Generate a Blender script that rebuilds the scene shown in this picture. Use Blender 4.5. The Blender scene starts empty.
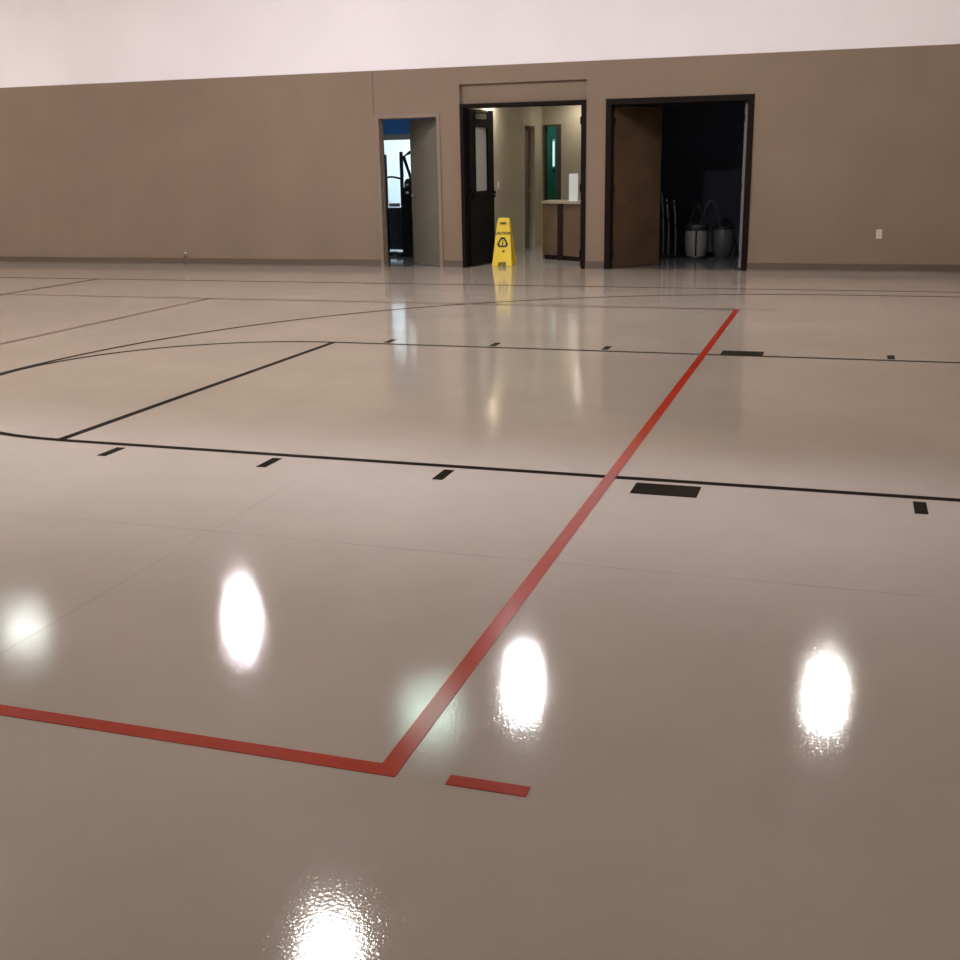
import bpy, bmesh, math, random
from mathutils import Vector, Matrix
from math import sin, cos, pi, radians
random.seed(4)
S = bpy.context.scene
C = S.collection

# ------------------------------------------------------------------ camera
H_CAM = 1.434
PITCH, ROLL, YAW, F_PX = 0.2751, -0.0181, -0.3146, 1116.64
fw = Vector((sin(YAW)*cos(PITCH), cos(YAW)*cos(PITCH), -sin(PITCH)))
rt = Vector((cos(YAW), -sin(YAW), 0))
up = rt.cross(fw)
rt2 = rt*cos(ROLL) + up*sin(ROLL)
up2 = up*cos(ROLL) - rt*sin(ROLL)
cd = bpy.data.cameras.new('camera'); cam = bpy.data.objects.new('camera', cd); C.objects.link(cam)
M = Matrix((rt2, up2, -fw)).transposed().to_4x4(); M.translation = (0, 0, H_CAM)
cam.matrix_world = M
cd.sensor_width = 36; cd.lens = F_PX/960*36; cd.clip_start = 0.05
S.camera = cam

# ------------------------------------------------------------------ world, view
w = bpy.data.worlds.new('world'); S.world = w; w.use_nodes = True
w.node_tree.nodes['Background'].inputs[0].default_value = (0.6, 0.65, 0.7, 1)
w.node_tree.nodes['Background'].inputs[1].default_value = 0.05
vs = S.view_settings
vs.view_transform = 'Standard'; vs.look = 'None'; vs.gamma = 1; vs.use_curve_mapping = False
vs.exposure = 1.68
LAMP = 185.0            # emission of a full-power lamp lens

# ------------------------------------------------------------------ geometry of the hall
YW = 15.594            # face of the far wall
ZB = 2.746             # top of the brown part of the walls
ZC = 5.2               # ceiling
XL, XR, YF = -24.0, 4.2, -3.2

# ------------------------------------------------------------------ materials
def srgb(r, g, b):
    f = lambda c: (c/255/12.92 if c/255 <= .04045 else ((c/255+.055)/1.055)**2.4)
    return (f(r), f(g), f(b), 1)

def mat(name, col, rough=.6, metal=0, noise=0.0, nscale=4, bump=0.0, bscale=80, spec=.5, emit=None, coat=0, trans=0, ior=1.45):
    m = bpy.data.materials.new(name); m.use_nodes = True
    nt = m.node_tree; b = nt.nodes['Principled BSDF']
    b.inputs['Base Color'].default_value = col
    b.inputs['Roughness'].default_value = rough
    b.inputs['Metallic'].default_value = metal
    b.inputs['Specular IOR Level'].default_value = spec
    b.inputs['Coat Weight'].default_value = coat
    b.inputs['Transmission Weight'].default_value = trans
    b.inputs['IOR'].default_value = ior
    tc = nt.nodes.new('ShaderNodeNewGeometry')
    if noise:
        n = nt.nodes.new('ShaderNodeTexNoise'); n.inputs['Scale'].default_value = nscale; n.inputs['Detail'].default_value = 5
        nt.links.new(tc.outputs['Position'], n.inputs['Vector'])
        r = nt.nodes.new('ShaderNodeValToRGB')
        lo = [c*(1-noise) for c in col[:3]]+[1]; hi = [min(1, c*(1+noise)) for c in col[:3]]+[1]
        r.color_ramp.elements[0].color = lo; r.color_ramp.elements[1].color = hi
        r.color_ramp.elements[0].position = .3; r.color_ramp.elements[1].position = .7
        nt.links.new(n.outputs['Fac'], r.inputs['Fac']); nt.links.new(r.outputs['Color'], b.inputs['Base Color'])
    if bump:
        n = nt.nodes.new('ShaderNodeTexNoise'); n.inputs['Scale'].default_value = bscale; n.inputs['Detail'].default_value = 3
        nt.links.new(tc.outputs['Position'], n.inputs['Vector'])
        bp = nt.nodes.new('ShaderNodeBump'); bp.inputs['Strength'].default_value = bump; bp.inputs['Distance'].default_value = .002
        nt.links.new(n.outputs['Fac'], bp.inputs['Height']); nt.links.new(bp.outputs['Normal'], b.inputs['Normal'])
    if emit:
        b.inputs['Emission Color'].default_value = emit[0]; b.inputs['Emission Strength'].default_value = emit[1]
    return m

def floor_mat(name, col, mottle=.07, rough=None, spec=.5, ior=2.0):
    """satin coated concrete: a clear sealer with fine orange-peel over a matt colour"""
    m = bpy.data.materials.new(name); m.use_nodes = True
    nt = m.node_tree; b = nt.nodes['Principled BSDF']
    g = nt.nodes.new('ShaderNodeNewGeometry')
    n1 = nt.nodes.new('ShaderNodeTexNoise'); n1.inputs['Scale'].default_value = .9; n1.inputs['Detail'].default_value = 6; n1.inputs['Roughness'].default_value = .6
    nt.links.new(g.outputs['Position'], n1.inputs['Vector'])
    r = nt.nodes.new('ShaderNodeValToRGB')
    r.color_ramp.elements[0].position = .3; r.color_ramp.elements[1].position = .7
    r.color_ramp.elements[0].color = [c*(1-mottle) for c in col[:3]]+[1]
    r.color_ramp.elements[1].color = [min(1, c*(1+mottle)) for c in col[:3]]+[1]
    nt.links.new(n1.outputs['Fac'], r.inputs['Fac']); nt.links.new(r.outputs['Color'], b.inputs['Base Color'])
    b.inputs['Roughness'].default_value = rough or FLOOR_ROUGH; b.inputs['Specular IOR Level'].default_value = spec
    b.inputs['IOR'].default_value = ior
    # sealer thickness varies: slight roughness change
    n2 = nt.nodes.new('ShaderNodeTexNoise'); n2.inputs['Scale'].default_value = 122; n2.inputs['Detail'].default_value = 2
    nt.links.new(g.outputs['Position'], n2.inputs['Vector'])
    bp = nt.nodes.new('ShaderNodeBump'); bp.inputs['Strength'].default_value = FLOOR_BUMP; bp.inputs['Distance'].default_value = .001
    nt.links.new(n2.outputs['Fac'], bp.inputs['Height'])
    n3 = nt.nodes.new('ShaderNodeTexNoise'); n3.inputs['Scale'].default_value = 1.7; n3.inputs['Detail'].default_value = 2
    nt.links.new(g.outputs['Position'], n3.inputs['Vector'])
    bp2 = nt.nodes.new('ShaderNodeBump'); bp2.inputs['Strength'].default_value = .10; bp2.inputs['Distance'].default_value = .01
    nt.links.new(n3.outputs['Fac'], bp2.inputs['Height']); nt.links.new(bp.outputs['Normal'], bp2.inputs['Normal'])
    nt.links.new(bp2.outputs['Normal'], b.inputs['Normal'])
    return m

FLOOR_ROUGH, FLOOR_BUMP = .06, .22
m_floor = floor_mat('sealed_floor', (.51, .427, .352, 1))
m_cfloor = floor_mat('corridor_floor', (.52, .52, .47, 1))
m_black = floor_mat('court_black', (.032, .026, .021, 1), .15, .6, .0, 1.5)
m_red = floor_mat('court_red', (.50, .045, .020, 1), .12, .10, .25, 1.5)
m_fade = floor_mat('court_faded_red', (.105, .060, .045, 1), .2, .3, .2, 1.5)
m_joint = floor_mat('joint', (.42, .352, .29, 1), .2)
m_brown = mat('wall_brown', (.245, .178, .126, 1), .75, noise=.05, nscale=1.3, bump=.25, bscale=120, spec=.25)
m_white = mat('wall_white', (.90, .852, .868, 1), .8, noise=.03, nscale=.8, spec=.2)
m_ceil = mat('ceiling_white', (.74, .72, .72, 1), .85, spec=.2)
m_base = mat('cove_base', (.115, .084, .060, 1), .55)
m_seam = mat('seam', (.12, .088, .065, 1), .8)
m_ftaupe = mat('frame_taupe', (.245, .187, .143, 1), .5, spec=.3)
m_fdark = mat('frame_dark', (.012, .008, .007, 1), .55, spec=.08)
m_ldark = mat('leaf_black', (.007, .007, .008, 1), .5, spec=.12)
m_wood = mat('leaf_brown_wood', (.082, .048, .026, 1), .55, noise=.18, nscale=3, spec=.25)
m_leaf1 = mat('leaf_grey_taupe', (.17, .15, .115, 1), .5, noise=.05)
m_steel = mat('brushed_steel', (.55, .55, .54, 1), .3, metal=1)
m_glassdoor = mat('door_glass', (.55, .56, .52, 1), .15, spec=.6)
m_plate = mat('ivory_plastic', (.62, .56, .50, 1), .4)
m_dslot = mat('dark_slot', (.03, .025, .02, 1), .6)
m_navy = mat('navy_paint', (.13, .13, .20, 1), .7)
m_dfloor = floor_mat('storage_floor', (.17, .17, .165, 1))
m_blue = mat('blue_paint', (.02, .13, .42, 1), .6)
m_grey = mat('grey_paint', (.22, .21, .20, 1), .6)
m_white2 = mat('cool_white_paint', (.82, .88, .90, 1), .6)
m_beige = mat('corridor_beige', (.46, .41, .32, 1), .7, noise=.04)
m_btrim = mat('corridor_trim', (.42, .37, .30, 1), .5)
m_dk = mat('doorway_dark', (.06, .05, .042, 1), .7)
m_green = mat('green_paint', (.03, .20, .13, 1), .5)
m_cwood = mat('counter_wood', (.15, .098, .062, 1), .45, noise=.12, nscale=5)
m_cpost = mat('counter_post', (.022, .012, .009, 1), .5, spec=.15)
m_ctop = mat('counter_top', (.40, .33, .26, 1), .35)
m_paper = mat('white_board', (.85, .90, .90, 1), .5)
m_yel = mat('sign_yellow', (.90, .66, .04, 1), .4)
m_ink = mat('sign_ink', (.02, .018, .012, 1), .5)
m_blk = mat('black_rubber', (.012, .012, .013, 1), .5)
m_mach = mat('machine_black_steel', (.010, .012, .014, 1), .35)
m_deck = mat('machine_slate', (.05, .072, .092, 1), .4)
m_drum = mat('drum_offwhite', (.20, .19, .17, 1), .5)
m_drum2 = mat('bin_grey', (.10, .10, .105, 1), .5)
m_chrome = mat('dull_tube', (.35, .36, .38, 1), .3, metal=.8)
m_alu = mat('lamp_aluminium', (.62, .62, .62, 1), .35, metal=.7)
m_clear = mat('clear_plastic', (.95, .95, .95, 1), .05, trans=1, ior=1.4)
m_cap = mat('white_cap', (.8, .8, .8, 1), .4)

# ------------------------------------------------------------------ helpers
def obj(name, bm, m, parent=None, smooth=False):
    me = bpy.data.meshes.new(name)
    bmesh.ops.recalc_face_normals(bm, faces=bm.faces[:])
    if smooth:
        for f in bm.faces: f.smooth = True
    bm.to_mesh(me); bm.free()
    me.materials.append(m)
    if smooth:
        try: me.set_sharp_from_angle(angle=radians(40))
        except Exception: pass
    o = bpy.data.objects.new(name, me); C.objects.link(o)
    if parent: o.parent = parent
    return o

def add_box(bm, x0, x1, y0, y1, z0, z1, bev=0):
    r = bmesh.ops.create_cube(bm, size=1)
    for v in r['verts']:
        v.co = Vector(((x0+x1)/2+v.co.x*(x1-x0), (y0+y1)/2+v.co.y*(y1-y0), (z0+z1)/2+v.co.z*(z1-z0)))
    if bev:
        es = list({e for v in r['verts'] for e in v.link_edges})
        bmesh.ops.bevel(bm, geom=es, offset=bev, segments=2, affect='EDGES')
    return bm

def box(name, m, x0, x1, y0, y1, z0, z1, parent=None, bev=0):
    return obj(name, add_box(bmesh.new(), x0, x1, y0, y1, z0, z1, bev), m, parent)

def add_lathe(bm, prof, n=32, c=(0, 0)):
    rings = []
    for r, z in prof:
        if r < 1e-5: rings.append([bm.verts.new((c[0], c[1], z))])
        else: rings.append([bm.verts.new((c[0]+r*cos(2*pi*i/n), c[1]+r*sin(2*pi*i/n), z)) for i in range(n)])
    for a, b in zip(rings, rings[1:]):
        for i in range(n):
            j = (i+1) % n
            if len(a) == 1 and len(b) == 1: continue
            if len(a) == 1: bm.faces.new((a[0], b[i], b[j]))
            elif len(b) == 1: bm.faces.new((a[i], a[j], b[0]))
            else: bm.faces.new((a[i], a[j], b[j], b[i]))
    return bm

def add_tube(bm, pts, r, n=12):
    pts = [Vector(p) for p in pts]; rings = []
    ref = Vector((0, 0, 1))
    for i, p in enumerate(pts):
        t = (pts[min(i+1, len(pts)-1)]-pts[max(i-1, 0)]).normalized()
        u = t.cross(ref)
        if u.length < .1: u = t.cross(Vector((0, 1, 0)))
        u.normalize(); v = t.cross(u)
        rings.append([bm.verts.new(p+u*r*cos(2*pi*k/n)+v*r*sin(2*pi*k/n)) for k in range(n)])
    for a, b in zip(rings, rings[1:]):
        for k in range(n): bm.faces.new((a[k], a[(k+1) % n], b[(k+1) % n], b[k]))
    bm.faces.new(rings[0]); bm.faces.new(rings[-1])
    return bm

def add_prism(bm, poly, d):
    """extrude a list of 3-D points along vector d"""
    d = Vector(d); a = [bm.verts.new(p) for p in poly]; b = [bm.verts.new(Vector(p)+d) for p in poly]
    bm.faces.new(a); bm.faces.new(b[::-1])
    for i in range(len(a)):
        j = (i+1) % len(a); bm.faces.new((a[i], b[i], b[j], a[j]))
    return bm

def empty(name, loc, rz=0):
    o = bpy.data.objects.new(name, None); C.objects.link(o); o.location = loc; o.rotation_euler = (0, 0, rz)
    o.empty_display_size = .2
    return o

def tag(o, label, cat, group=None):
    o['label'] = label; o['category'] = cat
    if group: o['group'] = group
    return o

def struct(o, label, cat):
    o['kind'] = 'structure'; o['label'] = label; o['category'] = cat
    return o

# ------------------------------------------------------------------ room shell
floor = struct(box('floor', m_floor, XL, XR, YF, YW+.08, -.12, 0), 'glossy sealed taupe gym floor painted with court lines', 'floor')

# far wall with three openings (x0, x1, height)
OPEN = [(-6.555, -5.575, 2.145), (-5.275, -3.465, 2.515), (-3.195, -1.245, 2.255)]
def wall_pieces(bm, x0, x1, y0, y1, z1, openings):
    x = x0
    for a, b, h in openings:
        add_box(bm, x, a, y0, y1, 0, z1); add_box(bm, a, b, y0, y1, h, z1); x = b
    add_box(bm, x, x1, y0, y1, 0, z1)
    return bm
T = .16
wall = struct(obj('wall_back', wall_pieces(bmesh.new(), XL, XR, YW, YW+T, ZB, OPEN), m_brown),
              'long brown painted lower wall with three doorways at the far side', 'wall')
box('wall_seam', m_seam, -6.583, -6.571, YW-.002, YW+.01, 2.145, ZB-.02, wall)['label'] = 'thin dark vertical joint above the narrow doorway'
struct(box('wall_upper_back', m_white, XL, XR, YW+.02, YW+T, ZB, ZC), 'white upper wall band above the brown wall', 'wall')
struct(box('ceiling', m_ceil, XL, XR, YF, YW+T, ZC, ZC+.1), 'plain white ceiling of the hall', 'ceiling')
for nm, x0, x1, y0, y1, lab in (('left', XL-.16, XL, YF, YW+T, 'left'), ('right', XR, XR+.16, YF, YW+T, 'right'), ('front', XL, XR, YF-.16, YF, 'near')):
    struct(box('wall_'+nm, m_brown, x0, x1, y0, y1, 0, ZB), 'brown lower wall at the %s end of the hall' % lab, 'wall')
    struct(box('wall_upper_'+nm, m_white, x0, x1, y0, y1, ZB, ZC), 'white upper wall at the %s end of the hall' % lab, 'wall')
# cove base between the doorways
for i, (x0, x1, lab) in enumerate(((XL, -6.555, 'left of the narrow doorway'), (-5.575, -5.275, 'between narrow and corridor doorways'),
                                   (-3.465, -3.195, 'between corridor and storage doorways'), (-1.245, XR, 'right of the storage doorway'))):
    bm = bmesh.new()
    add_prism(bm, [(x0, YW, 0), (x0, YW-.022, 0), (x0, YW-.010, .02), (x0, YW-.007, .10), (x0, YW, .103)], (x1-x0, 0, 0))
    struct(obj('baseboard_back', bm, m_base), 'dark brown rubber cove base ' + lab, 'baseboard')

# ------------------------------------------------------------------ court markings (painted on the floor)
CY = 6.839; XFT = -4.0995
def line(name, m, x0, x1, y0, y1, z, label=None):
    o = box(name, m, x0, x1, y0, y1, 0, z, floor)
    if label: o['label'] = label
    return o
def row(m, x0, x1, y, z, label, wd=.05): return line('court_line', m, x0, x1, y-wd/2, y+wd/2, z, label)
def col(m, x, y0, y1, z, label, wd=.05): return line('court_line', m, x-wd/2, x+wd/2, y0, y1, z, label)
def arc(name, m, cx, cy, r, a0, a1, z, label, wd=.05, n=96, tail=None):
    bm = bmesh.new(); prev = None
    for i in range(n+1):
        a = a0+(a1-a0)*i/n
        q = [bm.verts.new((cx+rr*cos(a), cy+rr*sin(a), zz)) for rr in (r-wd/2, r+wd/2) for zz in (0, z)]
        if prev:
            for k, l in ((0, 1), (1, 3), (3, 2), (2, 0)): bm.faces.new((prev[k], prev[l], q[l], q[k]))
        prev = q
    o = obj(name, bm, m, floor); o['label'] = label
    return o
KB, KR = .0008, .0014
XBASE = 1.69
row(m_black, XFT, XBASE, 5.035, KB, 'black near edge line of the free-throw lane')
row(m_black, XFT, XBASE, 8.643, KB, 'black far edge line of the free-throw lane')
col(m_black, XFT, 5.035, 8.643, KB*1.1, 'black free-throw line across the lane', .055)
arc('free_throw_circle', m_black, XFT, CY, 1.80, pi/2, 3*pi/2, KB*1.2, 'black half circle behind the free-throw line')
arc('three_point_arc', m_black, .09, CY, 6.02, pi/2, 3*pi/2, KB*1.3, 'large black three-point arc', n=160)
row(m_black, .09, XBASE, CY+6.02, KB, 'black straight end of the far three-point line')
row(m_black, .09, XBASE, CY-6.02, KB, 'black straight end of the near three-point line')
row(m_black, -21.3, XBASE, 13.32, KB, 'dark sideline of the basketball court by the far wall')
col(m_black, XBASE, .38, 13.32, KB, 'dark basketball baseline at the right')
col(m_black, -9.85, .38, 13.32, KB, 'dark half-court line at the far left')
row(m_black, -21.3, XBASE, .38, KB, 'dark near sideline of the basketball court')
for i in range(3):
    x = XFT+.454+.9363*i
    line('lane_mark', m_black, x-.027, x+.027, 4.787, 4.968, KB)
    line('lane_mark', m_black, x-.027, x+.027, 8.71, 8.89, KB)
line('lane_mark', m_black, .351-.001, .404, 4.787, 4.968, KB)
line('lane_mark', m_black, .351, .404, 8.70, 8.88, KB)
line('lane_block', m_black, -.852, -.554, 4.789, 4.968, KB, 'dark rectangular block beside the near lane line')
line('lane_block', m_black, -.862, -.545, 8.675, 8.86, KB, 'dark rectangular block beside the far lane line')
row(m_red, -19.0, -.961, 2.264, KR, 'red near sideline of the volleyball court', .052)
col(m_red, -.988, 2.24, 11.44, KR*1.03, 'long red volleyball end line', .054)
row(m_fade, -19.0, -.97, 11.42, KR, 'thin faded red far sideline of the volleyball court')
col(m_fade, -6.97, 2.24, 11.44, KR, 'thin faded red attack line at the left')
line('service_mark', m_red, -.832, -.630, 2.241, 2.286, KR, 'short red dash beside the near red corner')
line('service_mark', m_fade, -.832, -.630, 11.40, 11.44, KR, 'short faded red dash beside the far red corner')
# saw-cut joints of the slab, filled and faint
def joint(x0, x1, y0, y1): return line('floor_joint', m_joint, x0, x1, y0, y1, .0004)
joint(XL, XR, 3.818, 3.822); joint(-2.417, -2.413, YF, 4.6)

# ------------------------------------------------------------------ high-bay lamps (mirrored in the floor, then unseen added ones)
def dome(r, n=8):
    return [(r*sin(pi/2*(1-i/n)), -r*.75*cos(pi/2*(1-i/n))) for i in range(n+1)]
def high_bay(x, y, power, color, label, size=1.0):
    t = empty('high_bay_lamp', (x, y, 4.32)); t.scale = (size, size, 1); tag(t, label, 'lamp', 'high-bay lamps under the ceiling')
    bm = bmesh.new(); add_tube(bm, [(0, 0, .50), (0, 0, ZC-4.32)], .012); obj('stem', bm, m_alu, t, True)
    bm = add_lathe(bmesh.new(), [(0, .52), (.07, .52), (.10, .49), (.10, .28), (.07, .25), (0, .25)], 24); obj('ballast_housing', bm, m_alu, t, True)
    bm = add_lathe(bmesh.new(), [(.06, .26), (.10, .24), (.17, .15), (.22, .03), (.235, 0), (.228, 0), (.212, .03), (.162, .142), (.095, .228), (.06, .245)], 32)
    obj('reflector', bm, m_alu, t, True)
    bm = add_lathe(bmesh.new(), [(0, .02), (.107, .02), (.107, 0)]+dome(.107)[1:], 32)
    m = mat('lamp_lens', (.9, .9, .9, 1), .4, emit=((*color, 1), power*LAMP))
    obj('lens', bm, m, t, True)
    return t
WHT = (1.0, .955, .93)
high_bay(-7.3, 12.12, 1.0, (.98, .93, 1.0), 'high-bay lamp mirrored as bright white streak left of the red line')
high_bay(-3.2, 11.28, 1.0, (.97, .95, 1.0), 'high-bay lamp mirrored as bright streak just right of the red line')
high_bay(.12, 11.9, .75, (1, .97, .93), 'high-bay lamp mirrored as bright streak at the right of the floor')
high_bay(-3.35, 6.45, 1.0, (1, .97, .93), 'high-bay lamp mirrored at the bottom edge of the photo')
high_bay(-9.9, 11.05, .017, (.92, 1.0, .97), 'dimmer wide high-bay lamp mirrored at the left edge of the floor', 2.7)
high_bay(-4.0, 10.4, .010, (.74, 1.0, .90), 'dim greenish wide high-bay lamp mirrored across the red line', 3.0)
for x, y in ((-7.0, 6.4), (-10.4, 6.4), (-13.8, 11.4), (-13.8, 6.4), (-17.2, 11.4), (-17.2, 6.4)):  # unseen lamps, added only to supply light to the hall
    high_bay(x, y, 1.0, WHT, 'added high-bay lamp lighting the hall from its unseen part')

# ------------------------------------------------------------------ doors
def frame(parent, m, x0, x1, h, fwid, y0, y1, sill=False):
    bm = bmesh.new()
    add_box(bm, x0, x0+fwid, y0, y1, 0, h); add_box(bm, x1-fwid, x1, y0, y1, 0, h); add_box(bm, x0+fwid, x1-fwid, y0, y1, h-fwid, h)
    # door stop
    ym = y0+.07
    add_box(bm, x0+fwid, x0+fwid+.012, ym, ym+.03, 0, h-fwid); add_box(bm, x1-fwid-.012, x1-fwid, ym, ym+.03, 0, h-fwid)
    add_box(bm, x0+fwid, x1-fwid, ym, ym+.03, h-fwid-.012, h-fwid)
    return obj('door_frame', bm, m, parent)

def leaf_obj(parent, m, width, height, hinge, ang, side, glass=None):
    """door leaf hinged at `hinge`; local x runs from the hinge (side=+1 to the right), local y into the room beyond"""
    bm = bmesh.new(); W = width
    if glass:
        gx0, gx1, gz0, gz1 = glass
        for a in ((0, gx0, 0, height), (gx1, W, 0, height), (gx0, gx1, 0, gz0), (gx0, gx1, gz1, height)):
            add_box(bm, a[0], a[1], -.022, .022, a[2], a[3])
    else: add_box(bm, 0, W, -.022, .022, 0, height, .002)
    o = obj('door_leaf', bm, m, parent)
    o.location = (hinge[0]-parent.location.x, hinge[1]-parent.location.y, .004); o.rotation_euler = (0, 0, ang)
    if glass:
        box('glass_pane', m_glassdoor, gx0, gx1, -.004, .004, gz0, gz1, o)
        bm = bmesh.new(); b_ = .018
        for a in ((gx0-b_, gx0, gz0-b_, gz1+b_), (gx1, gx1+b_, gz0-b_, gz1+b_), (gx0, gx1, gz0-b_, gz0), (gx0, gx1, gz1, gz1+b_)):
            add_box(bm, a[0], a[1], -.030, .030, a[2], a[3])
        obj('glass_bead', bm, m_ldark, o)
    return o

def lever(leaf, x, z, ysgn, dirx):
    bm = bmesh.new()
    add_tube(bm, [(x, ysgn*.02, z), (x, ysgn*.03, z)], .028, 20)
    add_tube(bm, [(x, ysgn*.03, z), (x, ysgn*.07, z)], .010)
    add_tube(bm, [(x, ysgn*.066, z), (x+dirx*.05, ysgn*.068, z), (x+dirx*.12, ysgn*.062, z)], .010)
    o = obj('handle', bm, m_steel, leaf, True); o['label'] = 'steel lever handle'
    return o

def hinges(leaf, height, ysgn=-1, m=None):
    for z in (.2, height/2, height-.2):
        obj('hinge', add_tube(bmesh.new(), [(0, ysgn*.026, z-.05), (0, ysgn*.026, z+.05)], .009), m or m_fdark, leaf, True)

# door 1: narrow doorway
d1 = struct(empty('door_1', (-6.06, YW, 0)), 'narrow doorway with taupe frame and half-open grey-taupe leaf', 'door')
f1 = frame(d1, m_ftaupe, -6.555, -5.575, 2.145, .05, YW-.014, YW+T)
f1.location = -d1.location
l1 = leaf_obj(d1, m_leaf1, .86, 2.08, (-5.635, YW+T-.03), pi-radians(41), 1)
lever(l1, .79, 1.0, 1, -1); hinges(l1, 2.05, 1)
# door 2: corridor double door
d2 = struct(empty('door_2', (-4.37, YW, 0)), 'dark-framed double doorway to the lit corridor, black leaf swung in', 'door')
f2 = frame(d2, m_fdark, -5.275, -3.465, 2.255, .05, YW-.012, YW+T)
f2.location = -d2.location
tp = box('transom_panel', m_brown, -5.275, -3.465, YW+.06, YW+T-.02, 2.255, 2.515, d2); tp.location = -d2.location
tp['label'] = 'recessed brown panel above the frame'
l2 = leaf_obj(d2, m_ldark, .85, 2.19, (-5.195, YW+T-.03), radians(84), 1, glass=(.18, .62, 1.06, 1.95))
lever(l2, .79, 1.0, -1, -1); hinges(l2, 2.19)
bm = bmesh.new(); add_box(bm, .20, .46, -.085, -.022, 2.06, 2.13, .006)
cl = obj('door_closer', bm, m_steel, l2); cl['label'] = 'grey door closer box'
obj('closer_arm', add_tube(bmesh.new(), [(.42, -.06, 2.14), (.22, -.20, 2.15), (.05, -.10, 2.15)], .008), m_steel, cl, True)
bm = bmesh.new(); add_box(bm, .06, .80, -.075, -.045, .98, 1.03, .004); add_box(bm, .05, .09, -.06, -.02, .96, 1.05); add_box(bm, .77, .82, -.06, -.02, .96, 1.05)
obj('push_bar', bm, m_ldark, l2)['label'] = 'dark push bar'
l2b = leaf_obj(d2, m_ldark, .85, 2.19, (-3.545, YW+T-.03), pi-radians(91), 1); hinges(l2b, 2.19, 1)
# door 3: storage double door
d3 = struct(empty('door_3', (-2.23, YW, 0)), 'dark-framed double doorway to the unlit storage room, brown leaf ajar', 'door')
f3 = frame(d3, m_fdark, -3.195, -1.245, 2.255, .075, YW-.012, YW+T)
f3.location = -d3.location
l3 = leaf_obj(d3, m_wood, .90, 2.16, (-3.112, YW+T-.03), radians(54), 1); hinges(l3, 2.16)
l3b = leaf_obj(d3, m_wood, .88, 2.16, (-1.352, YW+T-.02), pi-radians(88), 1); hinges(l3b, 2.16, 1)
box('edge_strip', m_grey, -.002, .0, -.022, .022, .02, 2.14, l3b)['label'] = 'pale metal edge strip'

# ------------------------------------------------------------------ room behind the narrow doorway
Y1 = YW+T
struct(box('floor_exercise_room', m_dfloor, -9.6, -5.4, YW+.08, 22.0, -.12, 0), 'grey floor of the room behind the narrow doorway', 'floor')
bm = bmesh.new(); add_box(bm, -9.6, -8.15, 19.0, 19.12, 0, 2.7); add_box(bm, -6.75, -5.4, 19.0, 19.12, 0, 2.7); add_box(bm, -8.15, -6.75, 19.0, 19.12, 1.97, 2.7)
struct(obj('wall_exercise_room_blue', bm, m_blue), 'blue wall with an opening seen through the narrow doorway', 'wall')
bm = bmesh.new(); add_box(bm, -8.15, -6.75, 18.98, 19.13, 1.88, 1.97); add_box(bm, -8.15, -8.07, 18.98, 19.13, 0, 1.88); add_box(bm, -6.83, -6.75, 18.98, 19.13, 0, 1.88)
struct(obj('trim_1', bm, m_grey), 'grey trim around the opening in the blue wall', 'trim')
struct(box('wall_exercise_room_white', m_white2, -9.6, -6.7, 21.9, 22.0, 0, 2.7), 'bright white wall beyond the blue wall opening', 'wall')
struct(box('wall_exercise_room_left', m_white2, -9.7, -9.6, Y1, 22.0, 0, 2.7), 'left wall of the room behind the narrow doorway', 'wall')
struct(box('ceiling_exercise_room', m_ceil, -9.7, -5.4, Y1, 19.12, 2.7, 2.8), 'ceiling of the room behind the narrow doorway', 'ceiling')
struct(box('ceiling_white_room', m_ceil, -9.7, -6.7, 19.12, 22.0, 2.7, 2.8), 'ceiling of the bright room past the blue wall', 'ceiling')
struct(box('wall_white_room_right', m_white2, -6.75, -6.7, 19.12, 21.9, 0, 2.7), 'right wall of the bright room past the blue wall', 'wall')
def ceiling_panel(name, x, y, z, sx, sy, power, color, label):
    t = empty(name, (x, y, z)); tag(t, label, 'lamp')
    bm = bmesh.new()
    for a in ((-sx, sx, -sy, -sy+.02), (-sx, sx, sy-.02, sy), (-sx, -sx+.02, -sy+.02, sy-.02), (sx-.02, sx, -sy+.02, sy-.02)):
        add_box(bm, a[0], a[1], a[2], a[3], -.03, 0)
    obj('frame', bm, m_alu, t)
    box('diffuser', mat('diffuser', (.9, .9, .9, 1), .5, emit=((*color, 1), power)), -sx+.02, sx-.02, -sy+.02, sy-.02, -.022, -.004, t)
    return t
ceiling_panel('ceiling_light_panel', -7.8, 20.6, 2.7, .6, .3, 11, (.86, .98, 1.0), 'cool white ceiling light panel in the bright room past the blue wall')
ceiling_panel('ceiling_light_panel', -7.4, 17.4, 2.7, .3, .3, 4.0, (.9, .98, 1.0), 'ceiling light panel above the black exercise machine')

# exercise machine: uprights, arched handle, upright deck
t = tag(empty('exercise_machine', (-7.10, 17.6, 0)), 'black folded treadmill with uprights and arched handle behind the narrow doorway', 'exercise machine')
for dx, zt in ((-.16, 1.62), (.125, 1.66)):
    bm = bmesh.new(); add_box(bm, dx-.022, dx+.022, -.03, .03, .05, zt, .006); obj('upright', bm, m_mach, t)
obj('handle', add_tube(bmesh.new(), [(-.16+.285*i/12, -.02-.10*sin(pi*i/12), 1.235+.035*sin(pi*i/12)) for i in range(13)], .016), m_mach, t, True)
bm = bmesh.new(); add_box(bm, -.135, .10, -.02, .05, .10, .78, .015); dk = obj('deck', bm, m_deck, t)
bm = bmesh.new()
for i in range(5): add_box(bm, -.12+.045*i, -.105+.045*i, -.028, -.018, .13, .75)
obj('deck_rib', bm, m_mach, dk)
bm = bmesh.new(); add_box(bm, -.20, -.13, -.3, .3, 0, .06, .01); add_box(bm, .10, .17, -.3, .3, 0, .06, .01); add_box(bm, -.14, .11, -.05, .05, .02, .06); obj('base', bm, m_mach, t)
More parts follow.
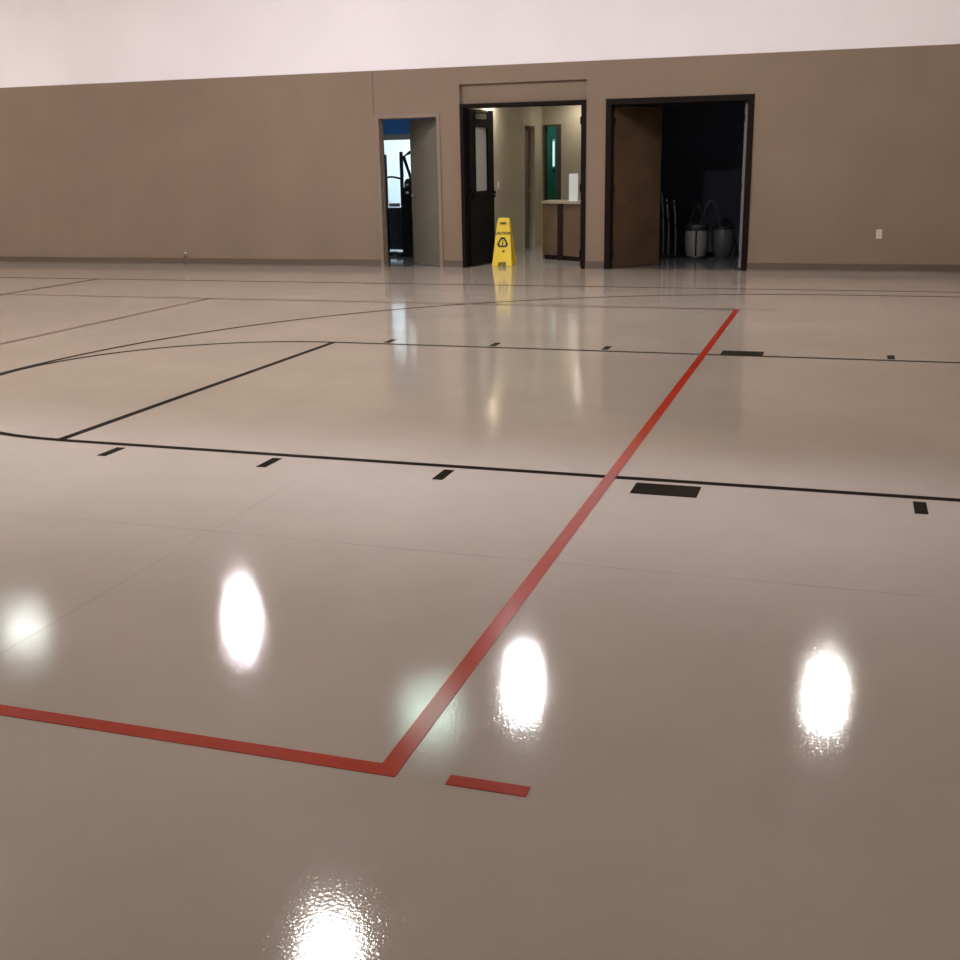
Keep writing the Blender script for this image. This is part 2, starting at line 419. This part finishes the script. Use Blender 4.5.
bm = bmesh.new(); add_box(bm, -.10, .08, -.06, .0, .795, .85, .008); obj('foot_roller', bm, m_chrome, t)

t = tag(empty('weight_stack', (-6.845, 17.55, 0)), 'narrow black upright weight stack beside the folded treadmill', 'exercise machine')
bm = bmesh.new(); add_box(bm, -.07, .07, -.10, .10, .0, 1.10, .01); obj('housing', bm, m_mach, t)
obj('top_guard', add_lathe(bmesh.new(), [(0, 1.24), (.04, 1.23), (.066, 1.18), (.07, 1.09), (0, 1.09)], 20), m_mach, t, True)
obj('arm', add_tube(bmesh.new(), [(.06, 0, 1.20), (-.07, 0, 1.58), (.05, 0, 1.65)], .030), m_mach, t, True)
for z in (1.02, 1.14): obj('knob', add_lathe(bmesh.new(), [(0, z-.02), (.02, z-.018), (.024, z), (.02, z+.018), (0, z+.02)], 14, (.02, -.11)), m_cap, t, True)

# ------------------------------------------------------------------ corridor behind the double doorway
struct(box('floor_corridor', m_cfloor, -5.4, -3.4, YW+.08, 22.6, -.12, 0), 'glossy pale corridor floor beyond the double doorway', 'floor')
CX = -5.225
bm = bmesh.new(); add_box(bm, CX-.16, CX, Y1, 18.70, 0, 2.5); add_box(bm, CX-.16, CX, 19.42, 19.95, 0, 2.5); add_box(bm, CX-.16, CX, 18.70, 19.42, 2.06, 2.5)
struct(obj('wall_corridor_left', bm, m_beige), 'beige left wall of the corridor with a recessed side door', 'wall')
d4 = struct(empty('door_4', (CX, 19.07, 0)), 'closed dark side door in the beige corridor wall', 'door')
bm = bmesh.new(); add_box(bm, -.14, -.10, -.36, .36, 0, 2.06); obj('door_leaf', bm, m_leaf1, d4)
bm = bmesh.new(); add_box(bm, -.16, .02, .31, .42, 0, 2.12); add_box(bm, -.16, .02, -.42, -.35, 0, 2.12); add_box(bm, -.16, .02, -.35, .31, 2.05, 2.12); obj('door_frame', bm, m_btrim, d4)
bm = bmesh.new(); add_tube(bm, [(-.10, .2, 1.0), (-.04, .2, 1.0), (-.04, .10, 1.0)], .011); obj('handle', bm, m_steel, d4, True)
# back wall with a reception window
bm = bmesh.new(); YB = 19.95
add_box(bm, -5.6, -5.20, YB, YB+.14, 0, 2.5); add_box(bm, -4.88, -3.4, YB, YB+.14, 0, 2.5)
add_box(bm, -5.20, -4.88, YB, YB+.14, 0, .72); add_box(bm, -5.20, -4.88, YB, YB+.14, 2.09, 2.5)
struct(obj('wall_corridor_end', bm, m_beige), 'beige end wall of the corridor with a narrow window', 'wall')
w1 = struct(empty('window_1', (-5.04, YB, .72)), 'narrow interior window showing a green room', 'window')
bm = bmesh.new(); add_box(bm, .08, .16, -.02, .14, 0, 1.37); add_box(bm, -.16, -.13, -.02, .14, 0, 1.37); add_box(bm, -.13, .08, -.02, .14, 1.34, 1.37); add_box(bm, -.13, .08, -.02, .14, 0, .03)
obj('window_frame', bm, m_dk, w1)
box('pane', mat('window_pane', (.9, 1, .95, 1), .02, trans=1, ior=1.1), -.13, .08, .06, .066, .03, 1.34, w1)
struct(box('wall_green_room', m_green, -6.6, -3.4, 22.0, 22.1, 0, 2.5), 'green wall behind the narrow interior window', 'wall')
struct(box('wall_green_room_left', m_green, -6.7, -6.6, YB+.14, 22.1, 0, 2.5), 'green left wall behind the narrow interior window', 'wall')
ceiling_panel('ceiling_light_panel', -5.4, 21.2, 2.5, .3, .3, 2.2, (.85, 1.0, .93), 'added ceiling panel brightening the green room behind the interior window')  # added light source, the tube alone leaves the green room too dim
t = tag(empty('tube_light', (-5.52, 21.95, 1.60)), 'slim upright glowing tube light on the green wall', 'lamp')
obj('tube', add_tube(bmesh.new(), [(0, 0, -.22), (0, 0, .25)], .018), mat('tube_glow', (.9, .9, .9, 1), .4, emit=((.65, 1, .85, 1), .3)), t, True)
bm = bmesh.new(); add_box(bm, -.03, .03, .01, .05, -.26, .29, .004); obj('housing', bm, m_alu, t)
struct(box('wall_corridor_right', m_beige, -3.44, -3.30, Y1, 22.1, 0, 2.8), 'wall between corridor and storage room', 'wall')
struct(box('ceiling_corridor', m_ceil, -6.7, -3.44, Y1, 22.1, 2.5, 2.56), 'white corridor ceiling', 'ceiling')
def downlight(x, y, z, p, label):
    t = tag(empty('downlight', (x, y, z)), label, 'lamp', 'corridor downlights')
    obj('trim_ring', add_lathe(bmesh.new(), [(.075, -.004), (.10, -.006), (.105, 0), (.075, 0)], 24), m_alu, t, True)
    obj('lens', add_lathe(bmesh.new(), [(0, -.012), (.05, -.010), (.074, -.003), (.074, -.001), (0, -.001)], 24), mat('downlight_lens', (.9, .9, .9, 1), .4, emit=((1, .93, .78, 1), p)), t, True)
downlight(-5.04, 16.78, 2.5, 95, 'small recessed downlight washing the beige corridor wall')
downlight(-4.40, 19.6, 2.5, 44, 'small recessed downlight washing the corridor end wall')
# light switch on the corridor wall
t = tag(empty('light_switch', (CX, 17.25, 1.12)), 'white light switch on the beige corridor wall', 'switch')
bm = bmesh.new(); add_box(bm, 0, .006, -.035, .035, -.057, .057, .002); obj('cover_plate', bm, m_cap, t)
bm = bmesh.new(); add_box(bm, .006, .014, -.008, .008, -.016, .016); obj('toggle', bm, m_cap, t)
# reception counter, angled at its near end
t = tag(empty('reception_counter', (-4.15, 17.0, 0)), 'brown wooden reception counter in the corridor', 'counter')
P = [Vector((-.34, .17, 0)), Vector((-.03, .02, 0)), Vector((.0, 0, 0)), Vector((.56, -.42, 0))]
def slab(name, a, b, z0, z1, th, m, off=0):
    d = (b-a).normalized(); n = Vector((-d.y, d.x, 0))
    q = [a+n*off, b+n*off, b+n*(off+th), a+n*(off+th)]
    bm = add_prism(bmesh.new(), [(v.x, v.y, z0) for v in q], (0, 0, z1-z0)); return obj(name, bm, m, t)
slab('front_panel', P[0], P[1], .07, .84, .03, m_cwood); slab('front_panel', P[2], P[3], .07, .84, .03, m_cwood)
slab('kick_plate', P[0], P[1], 0, .07, .02, m_cpost, .02); slab('kick_plate', P[2], P[3], 0, .07, .02, m_cpost, .02)
bm = bmesh.new(); add_box(bm, -.06, .03, -.03, .06, 0, .845, .004); obj('corner_post', bm, m_cpost, t)
slab('end_panel', P[0]+Vector((.0, .55, 0)), P[0], 0, .84, .03, m_cwood)
bm = add_prism(bmesh.new(), [(-.36, .15, .845), (-.04, -.02, .845), (.56, -.46, .845), (.66, -.2, .845), (.66, .3, .845), (.1, .72, .845), (-.36, .72, .845)], (0, 0, .035))
obj('worktop', bm, m_ctop, t)
t = tag(empty('display_board', (-3.97, 17.03, .88), radians(-12)), 'small white upright board standing on the reception counter', 'board')
bm = bmesh.new(); add_box(bm, -.075, .075, -.008, .008, .01, .40, .003); obj('sheet', bm, m_paper, t)
bm = bmesh.new(); add_box(bm, -.075, .075, -.04, .04, 0, .012, .002); obj('foot', bm, m_paper, t)

# ------------------------------------------------------------------ wet floor sign
t = tag(empty('wet_floor_sign', (-4.775, 16.03, 0), radians(3)), 'yellow folding caution floor sign standing in the corridor doorway', 'floor sign')
SH, ST = .67, .30
def sign_panel(sgn):
    """one leaf of the A-frame, local y = outwards * sgn"""
    th = math.atan2(ST/2-.02, SH)
    bm = bmesh.new()
    def pt(u, v, w=0): # u across, v up along the panel, w outwards
        return Vector((u, sgn*((ST/2)-(v*sin(th))+w*cos(th)), v*cos(th)+w*sin(th)))
    L = SH/cos(th)
    wid = lambda v: .150-(.150-.088)*v/L
    sl = .035                                              # hand slot at the top, foot arch below
    def quad(pts): add_prism(bm, [pt(*p) for p in pts], pt(0, 0, .016)-pt(0, 0, 0))
    a0, a1 = .06, .06
    quad([(-wid(0), 0), (-a0, 0), (-a0, a1), (-wid(a1), a1)]); quad([(a0, 0), (wid(0), 0), (wid(a1), a1), (a0, a1)])
    quad([(-wid(a1), a1), (wid(a1), a1), (wid(L-.09), L-.09), (-wid(L-.09), L-.09)])
    quad([(-wid(L-.09), L-.09), (-.045, L-.09), (-.045, L-.05), (-wid(L-.05), L-.05)]); quad([(.045, L-.09), (wid(L-.09), L-.09), (wid(L-.05), L-.05), (.045, L-.05)])
    quad([(-wid(L-.05), L-.05), (wid(L-.05), L-.05), (wid(L)-.015, L), (-wid(L)+.015, L)])
    # folded side flanges
    for s in (-1, 1):
        f = [pt(s*wid(0), 0), pt(s*wid(L), L), pt(s*wid(L), L, -.03), pt(s*wid(0), 0, -.03)]
        add_prism(bm, f, Vector((-s*.008, 0, 0)))
    return bm, pt, L
for sgn in (-1, 1):
    bm, pt, L = sign_panel(sgn)
    pn = obj('panel', bm, m_yel, t)
    if sgn == -1:
        def flat(name, polys):
            b = bmesh.new()
            for pl in polys: add_prism(b, [pt(u, v, .0155) for u, v in pl], pt(0, 0, .003)-pt(0, 0, 0))
            return obj(name, b, m_ink, pn)
        # warning emblem: rounded triangle ring with a bent figure
        tri = [(.085*sin(2*pi*k/3+o), .335+.085*cos(2*pi*k/3+o)) for k in range(3) for o in (-.32, .32)]
        tin = [(.052*sin(2*pi*k/3+o), .335+.052*cos(2*pi*k/3+o)) for k in range(3) for o in (-.32, .32)]
        flat('warning_emblem', [[tri[i], tri[(i+1) % 6], tin[(i+1) % 6], tin[i]] for i in range(6)])
        flat('emblem_figure', [[(-.012, .30), (.006, .30), (.012, .35), (-.006, .35)], [(-.006, .355), (.012, .355), (.012, .37), (-.006, .37)]])
        flat('small_mark', [[(0, .20), (.035, .20), (.035, .225), (0, .225)]])
        cu = bpy.data.curves.new('lettering', 'FONT'); cu.body = 'CAUTION'; cu.size = .052; cu.extrude = .0015; cu.align_x = 'CENTER'; cu.offset = .0025
        to = bpy.data.objects.new('lettering', cu); C.objects.link(to)
        dg = bpy.context.evaluated_depsgraph_get(); me = bpy.data.meshes.new_from_object(to.evaluated_get(dg))
        C.objects.unlink(to); bpy.data.objects.remove(to)
        lo = bpy.data.objects.new('lettering', me); C.objects.link(lo); me.materials.clear(); me.materials.append(m_ink)
        o0, ux, vx = pt(0, .455, .0165), pt(1, .455)-pt(0, .455), pt(0, 1)-pt(0, 0)
        mm = Matrix((ux, vx, ux.cross(vx))).transposed().to_4x4(); mm.translation = o0
        lo.data.transform(mm); lo.parent = pn; lo['label'] = 'dark word CAUTION'
obj('hinge', add_tube(bmesh.new(), [(-.08, 0, SH-.004), (.08, 0, SH-.004)], .018), m_yel, t, True)

# ------------------------------------------------------------------ storage room
struct(box('floor_storage', m_dfloor, -3.30, .4, YW+.08, 19.6, -.12, 0), 'dark grey floor of the storage room', 'floor')
struct(box('wall_storage_back', m_navy, -3.30, .4, 19.5, 19.6, 0, 2.8), 'dark navy back wall of the storage room', 'wall')
struct(box('wall_storage_left', m_navy, -3.30, -3.26, Y1, 19.5, 0, 2.8), 'dark navy left wall of the storage room', 'wall')
struct(box('wall_storage_right', m_navy, .4, .5, Y1, 19.6, 0, 2.8), 'dark right wall of the storage room', 'wall')
struct(box('ceiling_storage', m_navy, -3.30, .5, Y1, 19.6, 2.8, 2.86), 'dark ceiling of the storage room', 'ceiling')

t = tag(empty('storage_drum', (-2.16, 17.45, 0)), 'off-white drum with black lid and black strap in the dark storage room', 'drum')
obj('body', add_lathe(bmesh.new(), [(0, .04), (.135, .04), (.15, .06), (.168, .20), (.172, .30), (.165, .43), (0, .43)], 32), m_drum, t, True)
obj('lid', add_lathe(bmesh.new(), [(0, .425), (.172, .425), (.180, .435), (.180, .49), (.165, .515), (.05, .525), (0, .525)], 32), m_blk, t, True)
obj('strap', add_tube(bmesh.new(), [(.012, -.15, .05), (.013, -.172, .2), (.014, -.178, .3), (.014, -.172, .44)], .014), m_blk, t, True)
obj('base_ring', add_lathe(bmesh.new(), [(0, 0), (.15, 0), (.155, .02), (.14, .045), (0, .045)], 28), m_blk, t, True)
h = [(-.10+.2*i/14, -.0, .51+.28*sin(pi*i/14)) for i in range(15)]
obj('handle', add_tube(bmesh.new(), h, .012), m_mach, t, True)
t = tag(empty('storage_bin', (-1.80, 17.80, 0)), 'rounded grey bin with dark rim at the right in the storage room', 'bin')
obj('body', add_lathe(bmesh.new(), [(0, 0), (.10, 0), (.13, .03), (.17, .16), (.18, .28), (.165, .40), (.15, .43), (0, .43)], 32), m_drum2, t, True)
obj('rim', add_lathe(bmesh.new(), [(0, .425), (.155, .425), (.165, .44), (.16, .465), (0, .47)], 32), m_blk, t, True)
t = tag(empty('tube_rack', (-2.66, 17.75, 0)), 'leaning rack of bent grey tubes beside the brown storage door leaf', 'rack')
for dx, z in ((-.10, .95), (-.02, .86), (.09, .84)):
    p = [(dx+.03*sin(pi*(1-i/10))+.05*(1-i/10)**2, .05*(i/10), .015+z*i/10) for i in range(11)]
    obj('bent_tube', add_tube(bmesh.new(), p, .016), m_chrome, t, True)
bm = bmesh.new(); add_box(bm, -.10, .16, -.06, .08, 0, .03, .006); obj('base', bm, m_mach, t)
bm = bmesh.new(); add_box(bm, -.13, .11, .03, .06, .80, .83, .004); obj('crossbar', bm, m_mach, t)
t = tag(empty('hose_coil', (-2.08, 18.3, 0)), 'dark looped hose standing behind the off-white drum', 'hose')
p = [(-.18+.42*i/20, .0, .03+.80*sin(pi*i/20)**.8) for i in range(21)]
obj('loop', add_tube(bmesh.new(), p, .03), mat('hose_grey', (.05, .05, .06, 1), .4), t, True)
bm = bmesh.new(); add_box(bm, -.24, .30, -.08, .08, 0, .03, .008); obj('base', bm, m_blk, t)

# ------------------------------------------------------------------ small things on and by the far wall
t = tag(empty('wall_outlet', (.40, YW, .484)), 'small ivory electrical outlet low on the brown wall at the right', 'outlet')
bm = bmesh.new(); add_box(bm, -.036, .036, -.006, 0, -.058, .058, .002); obj('cover_plate', bm, m_plate, t)
for z in (-.024, .024):
    bm = bmesh.new(); add_box(bm, -.017, .017, -.009, -.005, z-.014, z+.014, .003); s_ = obj('socket', bm, m_plate, t)
    bm = bmesh.new(); add_box(bm, -.008, -.005, -.0100, -.008, z-.004, z+.007); add_box(bm, .005, .008, -.0100, -.008, z-.004, z+.007); obj('slot', bm, m_dslot, s_)
t = tag(empty('plastic_bottle', (-9.80, 15.48, 0)), 'small clear plastic bottle standing by the baseboard of the brown wall', 'bottle')
obj('body', add_lathe(bmesh.new(), [(0, .004), (.028, 0), (.033, .008), (.033, .06), (.031, .065), (.033, .07), (.033, .12), (.026, .15), (.013, .172), (.013, .185), (0, .185)], 24), m_clear, t, True)
obj('cap', add_lathe(bmesh.new(), [(0, .185), (.015, .185), (.015, .20), (0, .201)], 20), m_cap, t, True)
